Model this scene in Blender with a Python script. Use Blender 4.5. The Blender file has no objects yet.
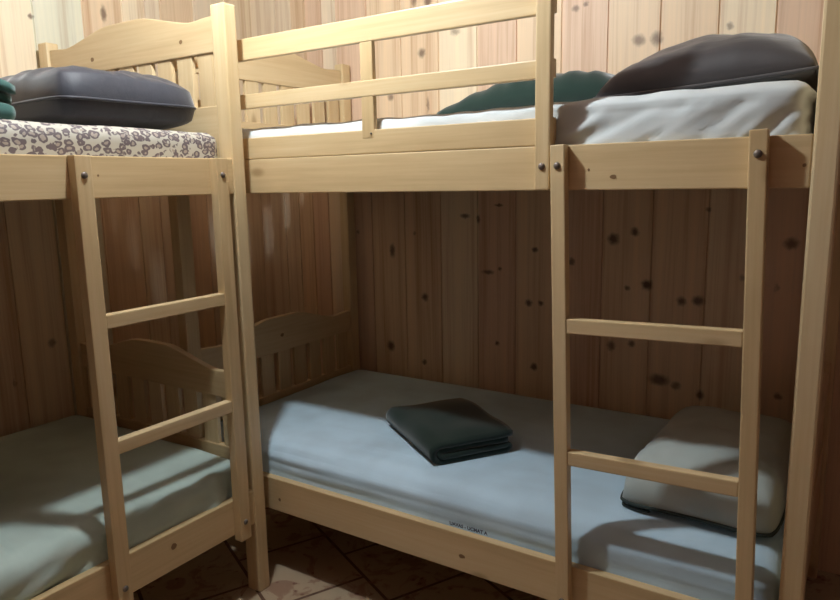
import bpy, bmesh, math, random
from mathutils import Vector, Matrix, noise
R = random.Random(7)
S = bpy.context.scene
C = S.collection
PI = math.pi

# ------------------------------------------------------------------ materials
def new_mat(name):
    m = bpy.data.materials.new(name); m.use_nodes = True
    nt = m.node_tree; b = nt.nodes['Principled BSDF']
    return m, nt, b
class G:
    """tiny node-graph helper"""
    def __init__(s, nt): s.nt = nt
    def n(s, t, **k):
        x = s.nt.nodes.new(t)
        for a, v in k.items(): setattr(x, a, v)
        return x
    def link(s, a, b): s.nt.links.new(a, b)
    def val(s, sock, v):
        if isinstance(v, bpy.types.NodeSocket): s.link(v, sock)
        else: sock.default_value = v
    def math(s, op, a, b=0.0, c=0.0, clamp=False):
        x = s.n('ShaderNodeMath', operation=op, use_clamp=clamp)
        for i, v in enumerate((a, b, c)): s.val(x.inputs[i], v)
        return x.outputs[0]
    def vmul(s, v, sc):
        x = s.n('ShaderNodeVectorMath', operation='MULTIPLY'); s.val(x.inputs[0], v); x.inputs[1].default_value = sc
        return x.outputs[0]
    def vadd(s, v, o):
        x = s.n('ShaderNodeVectorMath', operation='ADD'); s.val(x.inputs[0], v); s.val(x.inputs[1], o)
        return x.outputs[0]
    def vlen(s, v):
        x = s.n('ShaderNodeVectorMath', operation='LENGTH'); s.val(x.inputs[0], v); return x.outputs['Value']
    def noise(s, v, scale, detail=4, rough=.55, dist=0.0, out=0):
        x = s.n('ShaderNodeTexNoise'); s.link(v, x.inputs['Vector'])
        x.inputs['Scale'].default_value = scale; x.inputs['Detail'].default_value = detail
        x.inputs['Roughness'].default_value = rough; x.inputs['Distortion'].default_value = dist
        return x.outputs[out]
    def ramp(s, f, stops, interp='LINEAR'):
        x = s.n('ShaderNodeValToRGB'); s.val(x.inputs[0], f); cr = x.color_ramp; cr.interpolation = interp
        while len(cr.elements) < len(stops): cr.elements.new(.5)
        for e, (p, c) in zip(cr.elements, stops):
            e.position = p; e.color = c if len(c) == 4 else (*c, 1)
        return x.outputs[0]
    def mix(s, f, a, b, mode='MIX'):
        x = s.n('ShaderNodeMix', data_type='RGBA', blend_type=mode); s.val(x.inputs[0], f)
        for i, v in ((6, a), (7, b)):
            if isinstance(v, bpy.types.NodeSocket): s.link(v, x.inputs[i])
            else: x.inputs[i].default_value = v if len(v) == 4 else (*v, 1)
        return x.outputs[2]
    def smooth(s, v, a, b, lo=1.0, hi=0.0):
        x = s.n('ShaderNodeMapRange', interpolation_type='SMOOTHSTEP'); s.val(x.inputs[0], v)
        for i, q in zip((1, 2, 3, 4), (a, b, lo, hi)): x.inputs[i].default_value = q
        return x.outputs[0]
    def bump(s, h, strength, dist=.01):
        x = s.n('ShaderNodeBump'); x.inputs['Strength'].default_value = strength; x.inputs['Distance'].default_value = dist
        s.link(h, x.inputs['Height']); return x.outputs[0]

def furniture_wood(name, knots=(), base=((.745, .59, .36), (.66, .485, .262), (.53, .365, .18))):
    """UV: u along the grain (metres), v across."""
    m, nt, b = new_mat(name); g = G(nt)
    uv = g.n('ShaderNodeUVMap', uv_map='UVMap').outputs[0]
    warp = g.noise(g.vmul(uv, (1.2, 6, 1)), 1.0, 2, out=1)
    w = g.vadd(uv, g.vmul(warp, (.0, .02, 0)))
    fine = g.noise(g.vmul(w, (3.0, 90, 1)), 1.0, 5, .6)
    broad = g.noise(g.vmul(w, (.8, 9, 1)), 1.0, 3, .55, .6)
    piece = g.noise(g.vmul(uv, (.25, .4, 1)), 1.0, 1)
    f = g.math('ADD', g.math('MULTIPLY', fine, .35), g.math('ADD', g.math('MULTIPLY', broad, .5), g.math('MULTIPLY', piece, .35)))
    col = g.ramp(f, [(.40, base[0]), (.60, base[1]), (.80, base[2])])
    # sparse faint knots everywhere
    vo = g.n('ShaderNodeTexVoronoi', voronoi_dimensions='2D'); g.link(g.vmul(g.vadd(uv, g.vmul(warp, (.02, .02, 0))), (2.1, 4.4, 1)), vo.inputs['Vector'])
    vo.inputs['Scale'].default_value = 1.0
    kn = g.smooth(vo.outputs['Distance'], .02, .09)
    sep = g.n('ShaderNodeSeparateColor'); g.link(vo.outputs['Color'], sep.inputs[0])
    kn = g.math('MULTIPLY', kn, g.smooth(sep.outputs[0], .70, .74, 0, 1))
    col = g.mix(g.math('MULTIPLY', kn, .6), col, (.30, .165, .065))
    g.link(col, b.inputs['Base Color'])
    b.inputs['Roughness'].default_value = .42
    b.inputs['Coat Weight'].default_value = .18; b.inputs['Coat Roughness'].default_value = .3
    g.link(g.bump(fine, .12, .002), b.inputs['Normal'])
    return m

def wall_wood(name, axis, knots, lo=1.0):
    """planks carry their own colour in a face attribute; knots at their own places on the boards."""
    m, nt, b = new_mat(name); g = G(nt)
    pos = g.n('ShaderNodeTexCoord').outputs['Object']
    sx = g.n('ShaderNodeSeparateXYZ'); g.link(pos, sx.inputs[0])
    cx = g.n('ShaderNodeCombineXYZ')
    g.link(sx.outputs[axis], cx.inputs[0]); g.link(sx.outputs[2], cx.inputs[1])
    p2 = cx.outputs[0]
    pc = g.n('ShaderNodeVertexColor', layer_name='plank').outputs[0]
    off = g.n('ShaderNodeVertexColor', layer_name='shift').outputs[0]
    pw = g.vadd(p2, g.vmul(off, (0, 7, 5)))
    # bend the grain round the knots
    mask = None; bend = None
    jit = g.noise(p2, 55, 2, out=1)
    pj = g.vadd(p2, g.vmul(g.vadd(jit, (-.5, -.5, -.5)), (.016, .016, 0)))
    for (kx, kz, rx, rz, s) in knots:
        d = g.vlen(g.vmul(g.vadd(pj, (-kx, -kz, 0)), (.78 / rx, .78 / rz, 0)))
        k = g.math('MULTIPLY', g.smooth(d, .25, 1.15), s)
        mask = k if mask is None else g.math('MAXIMUM', mask, k)
    warp = g.noise(g.vmul(pw, (5, .8, 1)), 1.0, 2, out=1)
    w = g.vadd(pw, g.vmul(warp, (.03, 0, 0)))
    fine = g.noise(g.vmul(w, (120, 2.2, 1)), 1.0, 5, .6)
    streak = g.noise(g.vmul(w, (17, .35, 1)), 1.0, 2, .5)
    f = g.math('ADD', g.math('MULTIPLY', fine, .45), g.math('MULTIPLY', streak, .75))
    shade = g.ramp(f, [(.38, (1.12, 1.10, 1.06)), (.60, (1, 1, 1)), (.82, (.74, .60, .50))])
    col = g.mix(1.0, pc, shade, 'MULTIPLY')
    halo = None
    if mask is not None:
        col = g.mix(mask, col, (.10, .045, .03))
    # small scattered pin knots
    vo = g.n('ShaderNodeTexVoronoi', voronoi_dimensions='3D'); g.link(g.vmul(g.vadd(pw, g.vmul(jit, (.03, .03, 0))), (7, 3.5, 1)), vo.inputs['Vector'])
    vo.inputs['Scale'].default_value = 1.0
    sep = g.n('ShaderNodeSeparateColor'); g.link(vo.outputs['Color'], sep.inputs[0])
    kk = g.math('MULTIPLY', g.smooth(vo.outputs['Distance'], .03, .09), g.smooth(sep.outputs[0], .8, .83, 0, 1))
    col = g.mix(g.math('MULTIPLY', kk, .55), col, (.18, .08, .05))
    g.link(col, b.inputs['Base Color'])
    b.inputs['Roughness'].default_value = .55
    g.link(g.bump(fine, .12, .002), b.inputs['Normal'])
    return m

def cloth(name, col, rough=.85, sheen=.2, weave=900, blotch=.08, folds=0.0, spec=.3):
    m, nt, b = new_mat(name); g = G(nt)
    pos = g.n('ShaderNodeTexCoord').outputs['Object']
    big = g.noise(pos, 3.0, 3)
    c2 = tuple(max(0, c * (1 - blotch * 3)) for c in col)
    g.link(g.mix(g.smooth(big, .35, .75, 0, 1), col, c2), b.inputs['Base Color'])
    b.inputs['Roughness'].default_value = rough
    b.inputs['Sheen Weight'].default_value = sheen
    b.inputs['Specular IOR Level'].default_value = spec
    h = g.noise(pos, weave, 2)
    if folds:
        fo = g.noise(g.vmul(pos, (2.5, 14, 8)), 1.0, 3, .5, .8)
        h = g.math('ADD', g.math('MULTIPLY', h, .03), g.math('MULTIPLY', fo, folds))
        g.link(g.bump(h, .6, .02), b.inputs['Normal'])
    else:
        g.link(g.bump(h, .15, .002), b.inputs['Normal'])
    return m

def plain(name, col, rough=.5, metal=0.0):
    m, nt, b = new_mat(name); g = G(nt)
    pos = g.n('ShaderNodeTexCoord').outputs['Object']
    f = g.noise(pos, 60, 3)
    g.link(g.mix(f, col, tuple(c * .8 for c in col)), b.inputs['Base Color'])
    b.inputs['Roughness'].default_value = rough; b.inputs['Metallic'].default_value = metal
    return m

def leopard():
    m, nt, b = new_mat('leopard_print_cloth'); g = G(nt)
    pos = g.n('ShaderNodeTexCoord').outputs['Object']
    j = g.noise(pos, 40, 2, out=1)
    p = g.vadd(pos, g.vmul(g.vadd(j, (-.5, -.5, -.5)), (.018, .018, .018)))
    vo = g.n('ShaderNodeTexVoronoi'); g.link(g.vmul(p, (44, 44, 60)), vo.inputs['Vector']); vo.inputs['Scale'].default_value = 1.0
    vo.inputs['Randomness'].default_value = .8
    d = vo.outputs['Distance']
    ring = g.math('MULTIPLY', g.smooth(d, .24, .30, 0, 1), g.smooth(d, .50, .56))
    gaps = g.smooth(g.noise(pos, 55, 1), .34, .40, 0, 1)
    ring = g.math('MULTIPLY', ring, gaps)
    core = g.smooth(d, .24, .34)
    col = g.mix(g.math('MULTIPLY', core, .75), (.48, .45, .375), (.30, .24, .20))
    col = g.mix(ring, col, (.13, .10, .105))
    g.link(col, b.inputs['Base Color']); b.inputs['Roughness'].default_value = .7
    return m

def floor_mat():
    m, nt, b = new_mat('patterned_linoleum'); g = G(nt)
    pos = g.n('ShaderNodeTexCoord').outputs['Object']
    rot = g.n('ShaderNodeMapping'); g.link(pos, rot.inputs[0]); rot.inputs['Rotation'].default_value = (0, 0, .45)
    ck = g.n('ShaderNodeTexBrick'); g.link(rot.outputs[0], ck.inputs['Vector'])
    ck.offset = .5
    ck.inputs['Scale'].default_value = 1.0; ck.inputs['Mortar Size'].default_value = .006
    ck.inputs['Brick Width'].default_value = .34; ck.inputs['Row Height'].default_value = .34
    ck.inputs['Color1'].default_value = (.52, .43, .29, 1); ck.inputs['Color2'].default_value = (.46, .35, .23, 1)
    ck.inputs['Mortar'].default_value = (.12, .06, .035, 1)
    swirl = g.noise(pos, 9, 4, .6, 1.5)
    fl = g.smooth(swirl, .52, .62, 0, 1)
    col = g.mix(g.math('MULTIPLY', fl, .6), ck.outputs['Color'], (.25, .11, .07))
    sp = g.n('ShaderNodeTexVoronoi'); g.link(pos, sp.inputs['Vector']); sp.inputs['Scale'].default_value = 26
    col = g.mix(g.math('MULTIPLY', g.smooth(sp.outputs['Distance'], .15, .28), g.math('MULTIPLY', fl, .7)), col, (.16, .045, .03))
    g.link(col, b.inputs['Base Color']); b.inputs['Roughness'].default_value = .45
    return m

WOOD = furniture_wood('varnished_pine')
WOOD_END = furniture_wood('varnished_pine_panel', base=((.715, .56, .34), (.625, .455, .25), (.51, .345, .175)))
BOLT = plain('dull_steel_bolt', (.20, .165, .14), .4, .35)
KNOT = plain('pine_knot', (.27, .15, .065), .5)
SHEET_BLUE = cloth('pale_blue_sheet', (.60, .79, .92), folds=.2)
SHEET_GREEN = cloth('pale_green_white_sheet', (.56, .69, .63), folds=.2)
SHEET_GREY = cloth('grey_white_sheet', (.70, .74, .74))
LEO = leopard()
SATIN_NAVY = cloth('dark_navy_pillow_fabric', (.030, .031, .043), .55, .35, 600, folds=.22, spec=.4)
SATIN_GREY = cloth('charcoal_brown_pillow_fabric', (.052, .044, .045), .52, .35, 600, folds=.18, spec=.4)
PILLOW_WHITE = cloth('pale_grey_pillowcase', (.50, .55, .52), folds=.15)
GREEN = cloth('bottle_green_fleece', (.010, .026, .019), .95, .35, 500)
GREEN2 = cloth('dark_green_fleece', (.012, .032, .023), .95, .4, 500)
TEAL = cloth('teal_fleece', (.03, .10, .085), .9, .4, 500)
PIPE = plain('dark_green_trim', (.03, .045, .04), .8)
HEM = plain('pale_blanket_hem', (.55, .62, .56), .8)
PRINT = plain('dark_blue_print', (.05, .06, .12), .8)
PAPER = plain('white_paper', (.86, .86, .82), .8)
CEIL = plain('ceiling_board', (.31, .215, .19), .8)
SOCK = plain('black_lamp_socket', (.02, .02, .02), .5)

# ------------------------------------------------------------------ mesh helpers
def link(o, parent=None):
    C.objects.link(o)
    if parent: o.parent = parent
    return o
def finish(name, bm, mat, parent=None, smooth=False):
    me = bpy.data.meshes.new(name)
    bmesh.ops.recalc_face_normals(bm, faces=bm.faces)
    bm.to_mesh(me); bm.free()
    for p in me.polygons: p.use_smooth = smooth
    for m in (mat if isinstance(mat, (list, tuple)) else [mat]): me.materials.append(m)
    return link(bpy.data.objects.new(name, me), parent)
def wood_uv(bm, axis):
    uvl = bm.loops.layers.uv.get('UVMap') or bm.loops.layers.uv.new('UVMap')
    ou, ov = R.uniform(-40, 40), R.uniform(-40, 40)
    o1, o2 = [i for i in range(3) if i != axis]
    for f in bm.faces:
        for l in f.loops:
            c = l.vert.co
            l[uvl].uv = (c[axis] + ou, c[o1] + c[o2] + ov)
def box_bm(lo, hi, axis, bev=.003, rot=None):
    bm = bmesh.new()
    bmesh.ops.create_cube(bm, size=1.0)
    for v in bm.verts:
        v.co = Vector([(lo[i] + hi[i]) / 2 + v.co[i] * (hi[i] - lo[i]) for i in range(3)])
    if bev: bmesh.ops.bevel(bm, geom=list(bm.edges), offset=bev, segments=2, profile=.6, affect='EDGES')
    wood_uv(bm, axis)
    if rot: bmesh.ops.transform(bm, matrix=rot, verts=bm.verts)
    return bm
def box(name, lo, hi, axis, parent, mat=WOOD, bev=.003, rot=None):
    return finish(name, box_bm(lo, hi, axis, bev, rot), mat, parent)
def knob_bolt(p, d, parent, r=.0075, rot=None, name='bolt'):
    """domed bolt head at p facing local direction d"""
    bm = bmesh.new()
    prof = [(r, 0), (r * .95, .002), (r * .7, .004), (r * .35, .005)]
    n = 14; rings = []
    for (q, h) in prof:
        rings.append([bm.verts.new((q * math.cos(2 * PI * k / n), q * math.sin(2 * PI * k / n), h)) for k in range(n)])
    top = bm.verts.new((0, 0, .0052))
    for a, b2 in zip(rings, rings[1:]):
        for k in range(n): bm.faces.new((a[k], a[(k + 1) % n], b2[(k + 1) % n], b2[k]))
    for k in range(n): bm.faces.new((rings[-1][k], rings[-1][(k + 1) % n], top))
    bm.faces.new(rings[0][::-1])
    M = Matrix.Translation(Vector(p)) @ Vector((0, 0, 1)).rotation_difference(Vector(d)).to_matrix().to_4x4()
    if rot: M = rot @ M
    bmesh.ops.transform(bm, matrix=M, verts=bm.verts)
    return finish(name, bm, BOLT, parent, True)
def thing(name, label, cat, loc=(0, 0, 0), rz=0, group=None):
    o = bpy.data.objects.new(name, None); C.objects.link(o); o.empty_display_size = .1
    o.location = loc; o.rotation_euler = (0, 0, rz)
    return tag(o, label, cat, group)
def tag(o, label, cat, group=None):
    o['label'] = label; o['category'] = cat
    if group: o['group'] = group
    return o
def knot_mark(p, ru, rv, d, parent, name='knot'):
    """slightly proud oval pine knot (a wood feature of its own) on a board facing -y"""
    bm = bmesh.new(); n = 12
    vs = [bm.verts.new((p[0] + ru * math.cos(2 * PI * k / n) * R.uniform(.85, 1.1), p[1], p[2] + rv * math.sin(2 * PI * k / n) * R.uniform(.85, 1.1))) for k in range(n)]
    bm.faces.new(vs)
    return finish(name, bm, KNOT, parent)

# ------------------------------------------------------------------ bunk bed
L, W = 2.004, .985
PX, PY, H = .047, .055, 1.864
A1, A2, A3, A4 = .363, .248, 1.420, 1.3155
TOPS = ((.653, .749, .053, .485, .365), (1.733, 1.836, .039, 1.579, 1.422))   # board bottom, board ends, hump, lower rail top / bottom
def curved_board(lo, end, hump, x0, x1, y0, y1):
    bm = bmesh.new(); n = 40; rows = []
    yc = (y0 + y1) / 2
    for k in range(n + 1):
        y = y0 + (y1 - y0) * k / n; d = abs(y - yc)
        h = hump * (.5 + .5 * math.cos(PI * max(0, d - .06) / .27)) if d < .33 else 0
        h -= .006 * math.exp(-((d - .335) / .05) ** 2)
        z1 = end + h
        rows.append([bm.verts.new((x0, y, lo)), bm.verts.new((x1, y, lo)), bm.verts.new((x1, y, z1)), bm.verts.new((x0, y, z1))])
    for a, b in zip(rows, rows[1:]):
        for i in range(4): bm.faces.new((a[i], b[i], b[(i + 1) % 4], a[(i + 1) % 4]))
    bm.faces.new(rows[0][::-1]); bm.faces.new(rows[-1])
    bmesh.ops.recalc_face_normals(bm, faces=bm.faces)
    long_edges = [e for e in bm.edges if len(e.link_faces) == 2 and e.calc_face_angle(0) > 1.0]
    bmesh.ops.bevel(bm, geom=long_edges, offset=.004, segments=2, profile=.6, affect='EDGES')
    wood_uv(bm, 1)
    return bm
def bunk_bed(label, loc, rz, guard=False, tilt=0.0, sw=.036, st=.028, s0=1.441, s1=1.893, group=None):
    t = thing('bunk_bed', label, 'bunk bed', loc, rz, 'bunk beds in the corner')
    for x in (0, L - PX):
        for y in (0, W - PY):
            bm = box_bm((x, y - .003 if y == 0 else y, 0), (x + PX, y + PY, H), 2, .006)
            finish('post', bm, WOOD, t)
    for (zt, zb) in ((A1, A2), (A3, A4)):
        for y in (0, W - .026):
            box('side_rail', (PX, y, zb), (L - PX, y + .026, zt), 0, t)
        box('base_panel', (.037, .028, zb + .045), (L - .037, W - .028, zt - .064), 0, t, WOOD_END, .001)
    # head and foot ends, both bunks
    for x in (.013, L - .013 - .024):
        for (bl, be, hu, rt_, rb) in TOPS:
            hb = finish('headboard', curved_board(bl, be, hu, x, x + .024, PY, W - PY), WOOD_END, t)
            box('bottom_rail', (x, PY, rb), (x + .024, W - PY, rt_), 1, hb, WOOD_END)
            n = 9; step = .0965
            y0 = W / 2 - step * (n - 1) / 2
            for k in range(n):
                yc = y0 + step * k
                box('slat', (x + .005, yc - .0345, rt_ - .004), (x + .019, yc + .0345, bl + .004), 2, hb, WOOD_END, .002)
            box('support_rail', (x, PY, (A2 if bl < 1 else A4)), (x + .024, W - PY, (A1 if bl < 1 else A3)), 1, hb, WOOD_END)
    # ladder, hooked on the front rails
    dz = tilt * .54
    piv = Matrix.Translation((s0, 0, 1.0 - dz)) @ Matrix.Rotation(-tilt, 4, 'Y') @ Matrix.Translation((-s0, 0, -1.0))
    for (x, bx) in ((s0, s0), (s1 - sw, s1 - sw)):
        st_o = finish('ladder_stile', box_bm((x, -st, .232), (x + sw, 0, A3 + dz), 2, .003, piv), WOOD, t)
        for z in (1.372 + dz, .292):
            knob_bolt((x + sw / 2, -st, z), (0, -1, 0), st_o, .0085, piv)
    for z in (1.0269, .6955):
        box('ladder_rung', (s0 + sw, -st + .002, z - .036), (s1 - sw, -.0, z), 0, t, WOOD, .003, piv)
    if guard:
        gx = 1.385
        gp = box('guard_post', (gx, -.024, A4 + .001), (gx + .038, -.001, 1.83), 2, t, WOOD, .004)
        knob_bolt((gx + .019, -.024, 1.372), (0, -1, 0), gp, .0085)
        box('guard_rail', (PX, .0, 1.7175), (gx + .036, .018, 1.7816), 0, t)
        box('guard_rail', (PX, .0, 1.5744), (gx + .036, .018, 1.6178), 0, t)
        box('guard_board', (PX, .002, A3 + .001), (gx + .036, .024, 1.4859), 0, t)
        gs = box('guard_slat', (.858, .0012, 1.462), (.900, .0175, 1.719), 2, t)
        knob_bolt((.890, .0012, 1.475), (0, -1, 0), gs, .003)
    return t
XW, YFR = -1.285, -1.0
XL, YN = -.8386, -1.0554
bed_r = bunk_bed('pine bunk bed with a slatted guard rail, its long side along the knotty back wall', (XW, YFR, 0), 0, True, .0278, .035, .028, 1.437)
bed_l = bunk_bed('pine bunk bed at the left with a ladder and no guard rail', (XL, YN - L, 0), PI / 2, False, 0, .043, .031, 1.444, 1.9115)
# knots seen on the boards
for o, pts in ((bed_r, [(.46, .000, .292, .006, .006), (1.165, .000, .296, .011, .006), (1.567, .0, 1.345, .008, .005), (1.51, 0, 1.362, .003, .003), (1.945, 0, 1.36, .004, .004)]),
               (bed_l, [(1.645, .0, .318, .010, .010), (1.52, 0, 1.372, .003, .003)])):
    for (x, y, z, a, b2) in pts:
        knot_mark((x, y - .0006, z), a, b2, None, o)

def knot_side(x, y, z, rr, parent):
    bm = bmesh.new(); n = 12
    bm.faces.new([bm.verts.new((x, y + rr * math.cos(2 * PI * k / n) * R.uniform(.85, 1.1), z + rr * .8 * math.sin(2 * PI * k / n) * R.uniform(.85, 1.1))) for k in range(n)])
    finish('knot', bm, KNOT, parent)
knot_side(L - .0376, .671, 1.776, .010, bed_l)
knot_side(L - .0376, .205, 1.778, .008, bed_l)
knot_side(.0376, .48, .722, .010, bed_r)

# ------------------------------------------------------------------ mattresses
def rounded_box(sx, sy, sz, r, step, fn=None, steps=None):
    bm = bmesh.new()
    st = steps or (step, step, step)
    n = [max(2, int(round(s / q))) for s, q in zip((sx, sy, sz), st)]
    half = (sx / 2, sy / 2, sz / 2)
    cache = {}
    def vert(i, j, k):
        key = (i, j, k)
        if key not in cache:
            p = Vector((-half[0] + sx * i / n[0], -half[1] + sy * j / n[1], -half[2] + sz * k / n[2]))
            inner = Vector([max(-half[a] + r, min(half[a] - r, p[a])) for a in range(3)])
            d = p - inner
            nrm = d.normalized() if d.length > 1e-9 else Vector((0, 0, 1))
            q = inner + nrm * r if d.length > 1e-9 else p
            if fn: q = q + fn(q, nrm)
            cache[key] = bm.verts.new(q)
        return cache[key]
    for j in range(n[1]):
        for i in range(n[0]):
            for k in (0, n[2]):
                bm.faces.new((vert(i, j, k), vert(i + 1, j, k), vert(i + 1, j + 1, k), vert(i, j + 1, k)))
    for k in range(n[2]):
        for i in range(n[0]):
            for j in (0, n[1]):
                bm.faces.new((vert(i, j, k), vert(i + 1, j, k), vert(i + 1, j, k + 1), vert(i, j, k + 1)))
        for j in range(n[1]):
            for i in (0, n[0]):
                bm.faces.new((vert(i, j, k), vert(i, j + 1, k), vert(i, j + 1, k + 1), vert(i, j, k + 1)))
    return bm
def seg_ridge(px, py, a, b, w):
    ax, ay = a; bx, by = b
    dx, dy = bx - ax, by - ay; l2 = dx * dx + dy * dy
    t = max(0, min(1, ((px - ax) * dx + (py - ay) * dy) / l2))
    d = math.hypot(px - ax - t * dx, py - ay - t * dy)
    return math.exp(-(d / w) ** 2) * math.sin(PI * (.12 + .76 * t))
def mattress(label, x0, x1, y0, y1, z0, z1, mat, r=.045, fn=None, steps=(.03, .03, .02), rz=0):
    cx, cy = (x0 + x1) / 2, (y0 + y1) / 2
    t = rounded_box(x1 - x0, y1 - y0, z1 - z0, r, .03, fn, steps)
    bmesh.ops.translate(t, vec=(0, 0, (z1 - z0) / 2), verts=t.verts)
    o = finish('mattress', t, mat, None, True)
    o.location = (cx, cy, z0)
    return tag(o, label, 'mattress', 'mattresses on the bunks')
def soft(amp, sc, seed, stretch=(1, 1, 1), edge=0.0):
    def fn(q, n):
        v = noise.fractal(Vector((q.x * sc * stretch[0] + seed, q.y * sc * stretch[1], q.z * sc * stretch[2])), 1.0, 2.0, 3)
        if n.z < -.3: v = 0
        return n * (v * amp)
    return fn
# lower right: pale blue sheet, long soft pull lines
def fn_rl(q, n):
    if n.z < -.3: return Vector()
    v = .004 * noise.noise(Vector((q.x * 1.5 + 3, q.y * 6, 1)))
    front = max(0, min(1, (-q.y - .05) / .4))
    v += front * .0035 * noise.noise(Vector((q.x * 1.1 + q.y * 1.6, (q.y * 1.0 - q.x * .12) * 26, q.z * 40 + 5)))
    dd = max(0, (-q.y - .375) / .09)
    dn = Vector((0, 0, -.018 * dd * dd * max(0, min(1, (q.z + .01) / .09))))
    if n.y < -.5: v += .003 * math.sin(q.z * 150 + 2 * noise.noise(Vector((q.x * 2, 0, 3)))) * (.5 + .5 * noise.noise(Vector((q.x * 3, q.z * 10, 7))))
    return n * v + dn
m_rl = mattress('mattress in a pale blue sheet on the lower right bunk, printed near its front edge', -1.238, .668, -.9735, -.035, .300, .476, SHEET_BLUE, .05, fn_rl, (.03, .018, .014))
folds_ru = []
RR = random.Random(3)
for k in range(27):
    x = -.06 + k * .022 + RR.uniform(-.03, .03)
    if k < 14: folds_ru.append(((x, -.085 + RR.uniform(0, .03)), (x + .22 + RR.uniform(-.04, .08), .05 + RR.uniform(-.02, .02)), RR.uniform(.006, .012), RR.uniform(.006, .011)))
    else: folds_ru.append(((x - .04, -.085), (x + .10 + RR.uniform(0, .06), .055), RR.uniform(.007, .012), RR.uniform(.006, .009)))
def fn_ru(q, n):
    if n.z < -.3: return Vector()
    v = .005 * noise.noise(Vector((q.x * 2 + 9, q.y * 3, 1)))
    if n.z > .3: v += .012 * max(0, min(1, (q.x - .3) / .5))
    if n.z > .5: v += .006 * noise.noise(Vector((q.x * 14, q.y * 9, 4)))
    if q.y < -.38:
        X = q.x - .40
        for a, b2, amp, w in folds_ru: v += amp * .75 * seg_ridge(X, q.z, a, b2, w) * max(0, min(1, (q.z + .055) / .04))
        v = min(v, .011)
        v += .003 * noise.noise(Vector((q.x * 12 - q.z * 9, q.z * 30, 2)))
    return n * v
m_ru = mattress('mattress in a creased grey-white sheet on the upper right bunk', -1.238, .655, -.9735, -.048, 1.361, 1.519, SHEET_GREY, .03, fn_ru, (.012, .03, .009))
def fn_ll(q, n):
    if n.z < -.3: return Vector()
    v = .005 * noise.noise(Vector((q.x * 6, q.y * 2, 11)))
    if q.x > .3 and n.x > .3:
        v += .016 * noise.noise(Vector((q.z * 16 + q.y * 5, q.y * 3.2 - q.z * 7, 2))) + .010 * noise.noise(Vector((q.z * 26 - q.y * 9, q.y * 7, 6)))
        v += .006 * math.exp(-((q.y - .80) / .03) ** 2)
    return n * v
m_ll = mattress('mattress in a pale green-white sheet on the lower left bunk', -1.806, -.868, -2.985, -1.104, .300, .470, SHEET_GREEN, .04, fn_ll, (.02, .02, .014))
m_lu = mattress('thin leopard print mattress on the upper left bunk', -1.806, -.870, -2.985, -1.110, 1.361, 1.499, LEO, .035, soft(.006, 3, 5), (.03, .03, .015))
# printed writing on the lower right mattress
fc = bpy.data.curves.new('print', 'FONT'); fc.body = 'UAVAS - UCMAT A'; fc.size = .0145; fc.align_x = 'CENTER'; fc.extrude = .0
fc.offset = .0006
fo = bpy.data.objects.new('printed_text', fc)
C.objects.link(fo); bpy.context.view_layer.update()
me = bpy.data.meshes.new_from_object(fo.evaluated_get(bpy.context.evaluated_depsgraph_get()))
bpy.data.objects.remove(fo)
pt = link(bpy.data.objects.new('printed_text', me), m_rl)
pt.rotation_euler = (PI / 2, 0, 0)
me.materials.clear(); me.materials.append(PRINT)
pt['label'] = 'small dark printed lettering'

# ------------------------------------------------------------------ pillows
def pillow(label, loc, sx, sy, th, mat, rz=0, tx=0, ty=0, seed=0, flat=.3, wr=.010, n=46, px=2.6, sq=0.0):
    bm = bmesh.new()
    def pt_(a, b, s):
        e = (max(0, 1 - abs(a) ** px) * max(0, 1 - abs(b) ** px)) ** .42
        if sq:
            mm = (abs(a) ** 6 + abs(b) ** 6) ** (1 / 6)
            e = max(0, 1 - max(abs(a), abs(b)) ** px) ** sq
            k6 = max(abs(a), abs(b)) / mm if mm > 1e-6 else 1
            a, b = a * (1 - (1 - k6) * .8), b * (1 - (1 - k6) * .8)
        bow = 1 - .055 * (1 - b * b) * a * a
        bow2 = 1 - .055 * (1 - a * a) * b * b
        x, y = a * sx / 2 * bow, b * sy / 2 * bow2
        z = e * th * ((1 - flat) if s > 0 else -flat)
        nz = noise.fractal(Vector((x * 7 + seed, y * 7, s * 2.0)), 1.0, 2.0, 3) * wr
        rg = abs(noise.noise(Vector((x * 11 + seed * 2, y * 11 - seed, 3 + s))))
        edge = max(abs(a), abs(b))
        z += s * (nz * e + (wr * .9) * (.35 - rg) * e * (edge ** 3) * 1.8) if s > 0 else 0
        return Vector((x, y, z))
    top = [[bm.verts.new(pt_(-1 + 2 * i / n, -1 + 2 * j / n, 1)) for j in range(n + 1)] for i in range(n + 1)]
    bot = [[top[i][j] if i in (0, n) or j in (0, n) else bm.verts.new(pt_(-1 + 2 * i / n, -1 + 2 * j / n, -1)) for j in range(n + 1)] for i in range(n + 1)]
    for i in range(n):
        for j in range(n):
            bm.faces.new((top[i][j], top[i + 1][j], top[i + 1][j + 1], top[i][j + 1]))
            bm.faces.new((bot[i][j], bot[i][j + 1], bot[i + 1][j + 1], bot[i + 1][j]))
    rim = [top[i][0].co.copy() for i in range(n + 1)] + [top[n][j].co.copy() for j in range(1, n + 1)] + [top[i][n].co.copy() for i in range(n - 1, -1, -1)] + [top[0][j].co.copy() for j in range(n - 1, 0, -1)]
    o = finish('pillow', bm, mat, None, True)
    o.location = loc; o.rotation_euler = (tx, ty, rz)
    tag(o, label, 'pillow', 'pillows on the bunks')
    return o, rim
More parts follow.
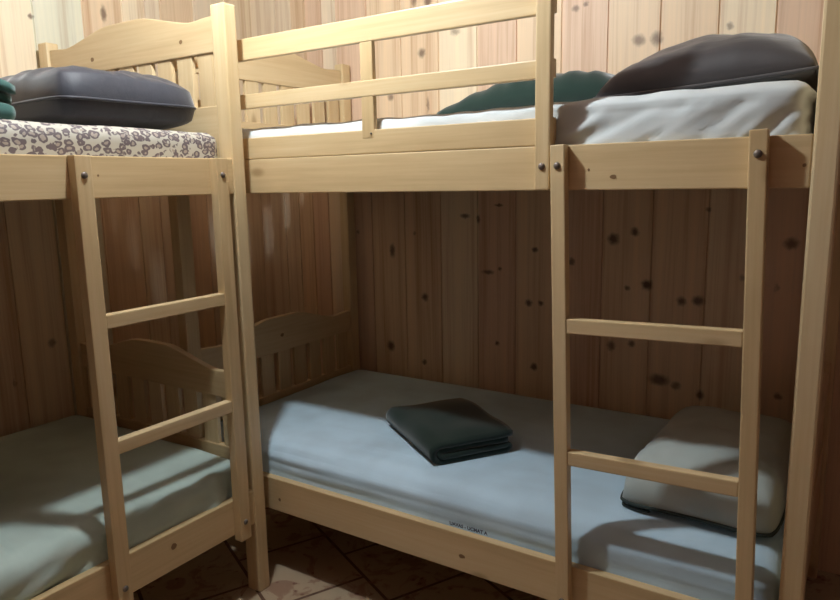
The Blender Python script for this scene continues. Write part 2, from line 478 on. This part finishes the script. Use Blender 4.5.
def tube(name, pts, r, mat, parent, closed=True, ns=8):
    bm = bmesh.new(); rings = []
    n = len(pts)
    for i, p in enumerate(pts):
        a = pts[(i - 1) % n] if closed or i else pts[i]; b = pts[(i + 1) % n] if closed or i < n - 1 else pts[i]
        d = (b - a).normalized(); u = d.cross(Vector((0, 0, 1)))
        u = u.normalized() if u.length > 1e-5 else Vector((1, 0, 0)); v = u.cross(d)
        rings.append([bm.verts.new(p + (u * math.cos(2 * PI * k / ns) + v * math.sin(2 * PI * k / ns)) * r) for k in range(ns)])
    for i in range(n if closed else n - 1):
        a, b = rings[i], rings[(i + 1) % n]
        for k in range(ns): bm.faces.new((a[k], a[(k + 1) % ns], b[(k + 1) % ns], b[k]))
    if not closed: bm.faces.new(rings[0]); bm.faces.new(rings[-1][::-1])
    return finish(name, bm, mat, parent, True)
p_lu, rim = pillow('plump dark navy pillow on the leopard print mattress', (-1.285, -1.33, 1.568), .765, .44, .165, SATIN_NAVY, -.06, 0, 0, 3, .40, .018, 64, 3.2, .27)
tube('piping', rim, .004, SATIN_NAVY, p_lu)
p_ru, rim = pillow('charcoal brown pillow on the upper right bunk, leaning at its right end', (.425, -.50, 1.546), .475, .74, .160, SATIN_GREY, 0, 0, -.055, 8, .10, .014, 50, 2.4)
tube('piping', rim, .004, SATIN_GREY, p_ru)
p_rl, rim = pillow('flattened pale grey pillow with dark edging on the lower right bunk', (.466, -.535, .499), .395, .67, .15, PILLOW_WHITE, -.03, 0, 0, 14, .10, .014, 60, 3.0, .32)
tube('edging', rim, .005, PIPE, p_rl)
n_ = len(rim)
side = [v for v in rim if v.x < -.10 and v.y < .28]
side.sort(key=lambda v: math.atan2(v.y, -v.x))
tube('edging', [Vector((v.x * .985, v.y * .985, v.z - .014 + .004 * math.sin(v.y * 70))) for v in side], .0045, PIPE, p_rl, False)

# ------------------------------------------------------------------ folded blankets
def blanket(name, label, loc, rz, w, length, t, mat, seed=1, layers=2, sag=0.01, taper=0.0, cat='blanket'):
    """one blanket folded over: nested folds, round edge at local -x, open ends at +x; local y runs along the fold"""
    path = []
    zs = [t * (.5 + 1.06 * k) for k in range(2 * layers)]
    def arc(cx, cz, r, a0, a1, n=9):
        return [(cx + r * math.cos(a0 + (a1 - a0) * k / n), cz + r * math.sin(a0 + (a1 - a0) * k / n)) for k in range(n + 1)]
    def straight(xa, xb, z, n=14): return [(xa + (xb - xa) * k / n, z) for k in range(n + 1)]
    rO = (zs[-1] - zs[0]) / 2
    path += straight(w, rO + t, zs[-1])
    path += arc(rO + t * .5, (zs[-1] + zs[0]) / 2, rO, PI / 2, 3 * PI / 2)[1:]
    path += straight(rO + t, w - t, zs[0])[1:]
    if layers == 2:
        r1 = (zs[1] - zs[0]) / 2
        path += arc(w - t, (zs[0] + zs[1]) / 2, r1, -PI / 2, PI / 2)[1:]
        rI = (zs[2] - zs[1]) / 2
        path += straight(w - t, rO + t * .6, zs[1])[1:]
        path += arc(rO + t * .6, (zs[1] + zs[2]) / 2, rI, 3 * PI / 2, PI / 2)[1:]
        path += straight(rO + t * .6, w - t * .8, zs[2])[1:]
    P = [Vector((a, b)) for a, b in path]
    left, right = [], []
    for i, p in enumerate(P):
        d = (P[min(i + 1, len(P) - 1)] - P[max(i - 1, 0)])
        d = d.normalized() if d.length > 0 else Vector((1, 0))
        nn = Vector((-d.y, d.x)) * t * .47
        left.append(p + nn); right.append(p - nn)
    loop = left + right[::-1]
    bm = bmesh.new(); n = 30; rings = []
    Ht = zs[-1] + t / 2
    for k in range(n + 1):
        s = k / n
        ring = []
        for idx, q in enumerate(loop):
            layer = idx if idx < len(left) else len(loop) - 1 - idx
            yo = .010 * noise.noise(Vector((layer * .06 + seed, s * .5, q.x * 3)))
            y = (s - .5) * length + yo * (abs(s - .5) * 2) ** 3
            fz = q.y / Ht
            end = (abs(s - .5) * 2) ** 6
            x = q.x - w / 2
            z = q.y
            z += fz * (.010 * noise.noise(Vector((x * 7 + seed, y * 7, 2))) + .010 * (1 - (2 * s - 1) ** 2) * (1 - (x / (w / 2)) ** 2))
            z -= fz * end * sag
            z += fz * taper * .008 * math.sin(y * 75 + 3 * x + 2 * noise.noise(Vector((y * 6, x * 4, seed))))
            z *= 1 - taper * max(0, (s - .55)) * 1.8
            x += .006 * noise.noise(Vector((z * 20, y * 6 + seed, 5)))
            ring.append(bm.verts.new((x, y, max(.0005, z))))
        rings.append(ring)
    m = len(loop)
    for a, b in zip(rings, rings[1:]):
        for i in range(m): bm.faces.new((a[i], a[(i + 1) % m], b[(i + 1) % m], b[i]))
    h = len(left)
    for ring in (rings[0], rings[-1]):
        for i in range(h - 1): bm.faces.new((ring[i], ring[i + 1], ring[m - 2 - i], ring[m - 1 - i]))
    o = finish(name, bm, mat, None, True)
    o.location = loc; o.rotation_euler = (0, 0, rz)
    return tag(o, label, cat, 'folded blankets on the bunks')
blanket('folded_blanket', 'bottle green folded blanket lying alone on the pale blue lower mattress', (-.380, -.648, .476), math.radians(56), .29, .39, .020, GREEN, 1, 2, .012)
blanket('folded_blanket', 'dark green folded blanket beside the charcoal pillow on the upper right bunk', (-.14, -.42, 1.524), math.radians(91), .34, .58, .031, GREEN2, 5, 2, .035, .6)
b_lu = blanket('folded_blanket', 'teal folded blanket at the left edge of the leopard print mattress', (-1.10, -1.855, 1.501), math.radians(4), .34, .36, .024, TEAL, 9, 2, .02)
blanket('folded_blanket', 'dark green folded blanket at the left edge of the pale green lower left mattress', (-1.29, -1.945, .473), math.radians(5), .32, .42, .020, GREEN, 12, 2, .012)

# ------------------------------------------------------------------ room shell
def planked(name, axis, fixed, bounds, cols, z0, z1, knots, inward):
    """vertical tongue-and-groove boards; axis = 0 runs along x, 1 along y; each board a bevelled strip of one wall mesh"""
    bm = bmesh.new()
    lay = bm.loops.layers.float_color.new('plank'); lay2 = bm.loops.layers.float_color.new('shift')
    gap, dep = .0022, .006
    for k, (a, b) in enumerate(zip(bounds, bounds[1:])):
        a0, b0 = a, b
        a = a - (.03 if k == 0 else 0); b = b + (.03 if k == len(bounds) - 2 else 0)
        prof = [(a, dep), (a + gap, dep), (a + gap + .002, 0), (b - gap - .002, 0), (b - gap, dep), (b, dep)]
        sh = (R.random(), R.random(), R.random(), 1)
        vs = []
        for (u, d) in prof:
            for z in (z0, z1):
                p = [0, 0, z]; p[axis] = u; p[1 - axis] = fixed - inward * d
                vs.append(bm.verts.new(p))
        for i in range(len(prof) - 1):
            f = bm.faces.new((vs[2 * i], vs[2 * i + 2], vs[2 * i + 3], vs[2 * i + 1]))
            dark = (i in (0, 4))
            for l in f.loops:
                c = cols[k % len(cols)]
                l[lay] = (*c, 1); l[lay2] = sh
    # back skin so the wall has thickness
    lo, hi = bounds[0] - .03, bounds[-1] + .03
    q = []
    for (u, z) in ((lo, z0), (hi, z0), (hi, z1), (lo, z1)):
        p = [0, 0, z]; p[axis] = u; p[1 - axis] = fixed - inward * .05
        q.append(bm.verts.new(p))
    f = bm.faces.new(q)
    for l in f.loops: l[lay] = (.3, .2, .12, 1); l[lay2] = (0, 0, 0, 1)
    me = bpy.data.meshes.new(name); bm.to_mesh(me); bm.free()
    me.materials.append(wall_wood(name + '_boards', axis, knots))
    o = link(bpy.data.objects.new(name, me)); o['kind'] = 'structure'
    return o
def knots_px(lst):
    return [(x, z, rx, rz, s) for (x, z, rx, rz, s) in lst]
KB = [(-1.041, 1.034, .014, .030, .85), (-1.236, 1.114, .008, .010, .5), (-.918, 1.117, .008, .008, .55), (-.869, .832, .017, .018, .9),
      (-.660, 1.195, .022, .009, .8), (-.597, 1.180, .008, .018, .8), (-.504, 1.241, .018, .006, .8), (-.553, .962, .027, .010, .85), (-.497, .978, .009, .008, .8),
      (-.342, 1.063, .012, .012, .9), (-.367, .845, .014, .015, .9), (-.315, .849, .012, .011, .9), (-1.063, .585, .020, .024, .9), (-.878, .531, .012, .012, .85),
      (-.511, .661, .010, .011, .9), (-.341, .579, .014, .016, .9), (-.025, 1.116, .021, .021, .9), (.054, 1.146, .015, .017, .9), (-.186, 1.024, .012, .015, .8),
      (.104, .95, .019, .019, .95), (.031, .934, .010, .011, .8), (.228, .9, .016, .016, .85), (.285, .905, .020, .017, .85), (.566, 1.118, .022, .019, .85),
      (.304, 1.226, .009, .009, .6), (.426, .996, .012, .012, .5), (-.023, .705, .016, .018, .8), (.055, .721, .013, .013, .8), (.160, .596, .036, .021, .85),
      (.222, .582, .016, .016, .7), (.308, .56, .014, .017, .8), (.558, .594, .012, .012, .8), (-.865, 1.876, .017, .018, .75), (-1.028, 1.71, .016, .016, .7),
      (-.701, 1.941, .022, .014, .55), (-.898, 2.088, .014, .02, .7), (-.829, 2.078, .018, .02, .75), (-.837, 1.662, .008, .03, .6), (.045, 1.819, .021, .020, .7),
      (.106, 1.816, .019, .024, .75), (-.189, 1.957, .013, .012, .65), (-.151, 1.967, .010, .009, .65), (.341, 1.827, .010, .012, .6), (-.023, 1.71, .006, .006, .7)]
cream, tan, pink, red, oat, green = (.82, .66, .46), (.75, .55, .36), (.72, .50, .345), (.60, .35, .24), (.77, .62, .45), (.68, .63, .48)
bx = [-1.86, -1.695, -1.60, -1.509, -1.41, -1.328, -1.151, -.969, -.781, -.599, -.425, -.241, -.065, .119, .308, .479, .66, .84, 1.02, 1.2, 1.38, 1.56, 1.74]
cb = [oat, oat, tan, pink, oat, pink, tan, tan, cream, pink, tan, pink, tan, tan, cream, pink, tan, cream, pink, tan, oat, cream]
planked('wall_back', 0, 0.0, bx, cb, 0, 2.50, KB, -1)
by = [-3.5, -3.34, -3.16, -2.98, -2.8, -2.62, -2.44, -2.26, -2.08, -1.9, -1.72, -1.60, -1.44, -1.27, -1.088, -.89, -.715, -.61, -.53, -.35, -.17, 0.0]
cl = [tan, oat, cream, tan, pink, cream, oat, tan, cream, oat, tan, cream, oat, cream, green, tan, cream, oat, tan, oat, cream]
KL = [(-.799, 2.028, .012, .030, .75), (-1.095, 1.966, .010, .010, .8), (-1.15, .75, .016, .016, .6), (-1.5, 1.1, .014, .016, .5)]
planked('wall_left', 1, -1.86, by, cl, 0, 2.50, KL, 1)
bz = [-1.86 + .18 * k for k in range(21)]
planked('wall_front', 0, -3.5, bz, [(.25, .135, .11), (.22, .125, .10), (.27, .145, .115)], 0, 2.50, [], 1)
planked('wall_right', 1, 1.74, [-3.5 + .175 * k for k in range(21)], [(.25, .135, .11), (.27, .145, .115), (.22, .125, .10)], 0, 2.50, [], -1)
def slab(name, lo, hi, mat):
    bm = bmesh.new(); bmesh.ops.create_cube(bm, size=1.0)
    for v in bm.verts: v.co = Vector([(lo[i] + hi[i]) / 2 + v.co[i] * (hi[i] - lo[i]) for i in range(3)])
    o = finish(name, bm, mat); o['kind'] = 'structure'; return o
slab('floor', (-1.91, -3.55, -.06), (1.79, .05, 0), floor_mat())
slab('ceiling', (-1.91, -3.55, 2.50), (1.79, .05, 2.55), CEIL)
# ------------------------------------------------------------------ lamp (above the picture)
lamp = thing('ceiling_lamp', 'bare bulb hanging from the ceiling between the beds', 'lamp', (-.55, -1.485, 2.50))
def lathe(name, prof, mat, parent, n=24):
    bm = bmesh.new(); rings = []
    for (r, z) in prof: rings.append([bm.verts.new((r * math.cos(2 * PI * k / n), r * math.sin(2 * PI * k / n), z)) for k in range(n)])
    for a, b in zip(rings, rings[1:]):
        for k in range(n): bm.faces.new((a[k], a[(k + 1) % n], b[(k + 1) % n], b[k]))
    bm.faces.new(rings[0]); bm.faces.new(rings[-1])
    return finish(name, bm, mat, parent, True)
lathe('socket', [(.04, 0), (.04, -.012), (.02, -.02), (.02, -.075), (.016, -.08)], SOCK, lamp)
bmat, nt, b = new_mat('lit_bulb')
b.inputs['Base Color'].default_value = (.9, .9, .9, 1)
b.inputs['Emission Color'].default_value = (.86, .96, 1.0, 1); b.inputs['Emission Strength'].default_value = 860
lathe('bulb', [(.014, -.078), (.018, -.095), (.030, -.125), (.035, -.15), (.031, -.172), (.018, -.186), (.004, -.19)], bmat, lamp)
w = bpy.data.worlds.new('World'); S.world = w; w.use_nodes = True
w.node_tree.nodes['Background'].inputs[0].default_value = (.02, .02, .02, 1)

# place the lettering on the sheet's front face
pt.location = (-.112 - m_rl.location.x, -.9765 - m_rl.location.y, .368 - m_rl.location.z)

# ------------------------------------------------------------------ camera
cam = bpy.data.cameras.new('camera'); co = link(bpy.data.objects.new('camera', cam))
yaw, pitch, roll, f = .5775, -.1703, -.0190, 690.11
fw0 = Vector((-math.sin(yaw), math.cos(yaw), 0)); rt0 = Vector((math.cos(yaw), math.sin(yaw), 0)); up0 = Vector((0, 0, 1))
fw = fw0 * math.cos(pitch) + up0 * math.sin(pitch); up = up0 * math.cos(pitch) - fw0 * math.sin(pitch)
rt = rt0 * math.cos(roll) + up * math.sin(roll); up2 = up * math.cos(roll) - rt0 * math.sin(roll)
M = Matrix((rt, up2, -fw)).transposed().to_4x4(); M.translation = (.7754, -2.5653, 1.343)
co.matrix_world = M
cam.sensor_width = 36; cam.sensor_fit = 'HORIZONTAL'; cam.lens = f / 840 * 36; cam.clip_start = .02
S.camera = co
S.view_settings.view_transform = 'Standard'; S.view_settings.look = 'None'; S.view_settings.gamma = 1
S.view_settings.use_curve_mapping = False
S.view_settings.exposure = 0.56
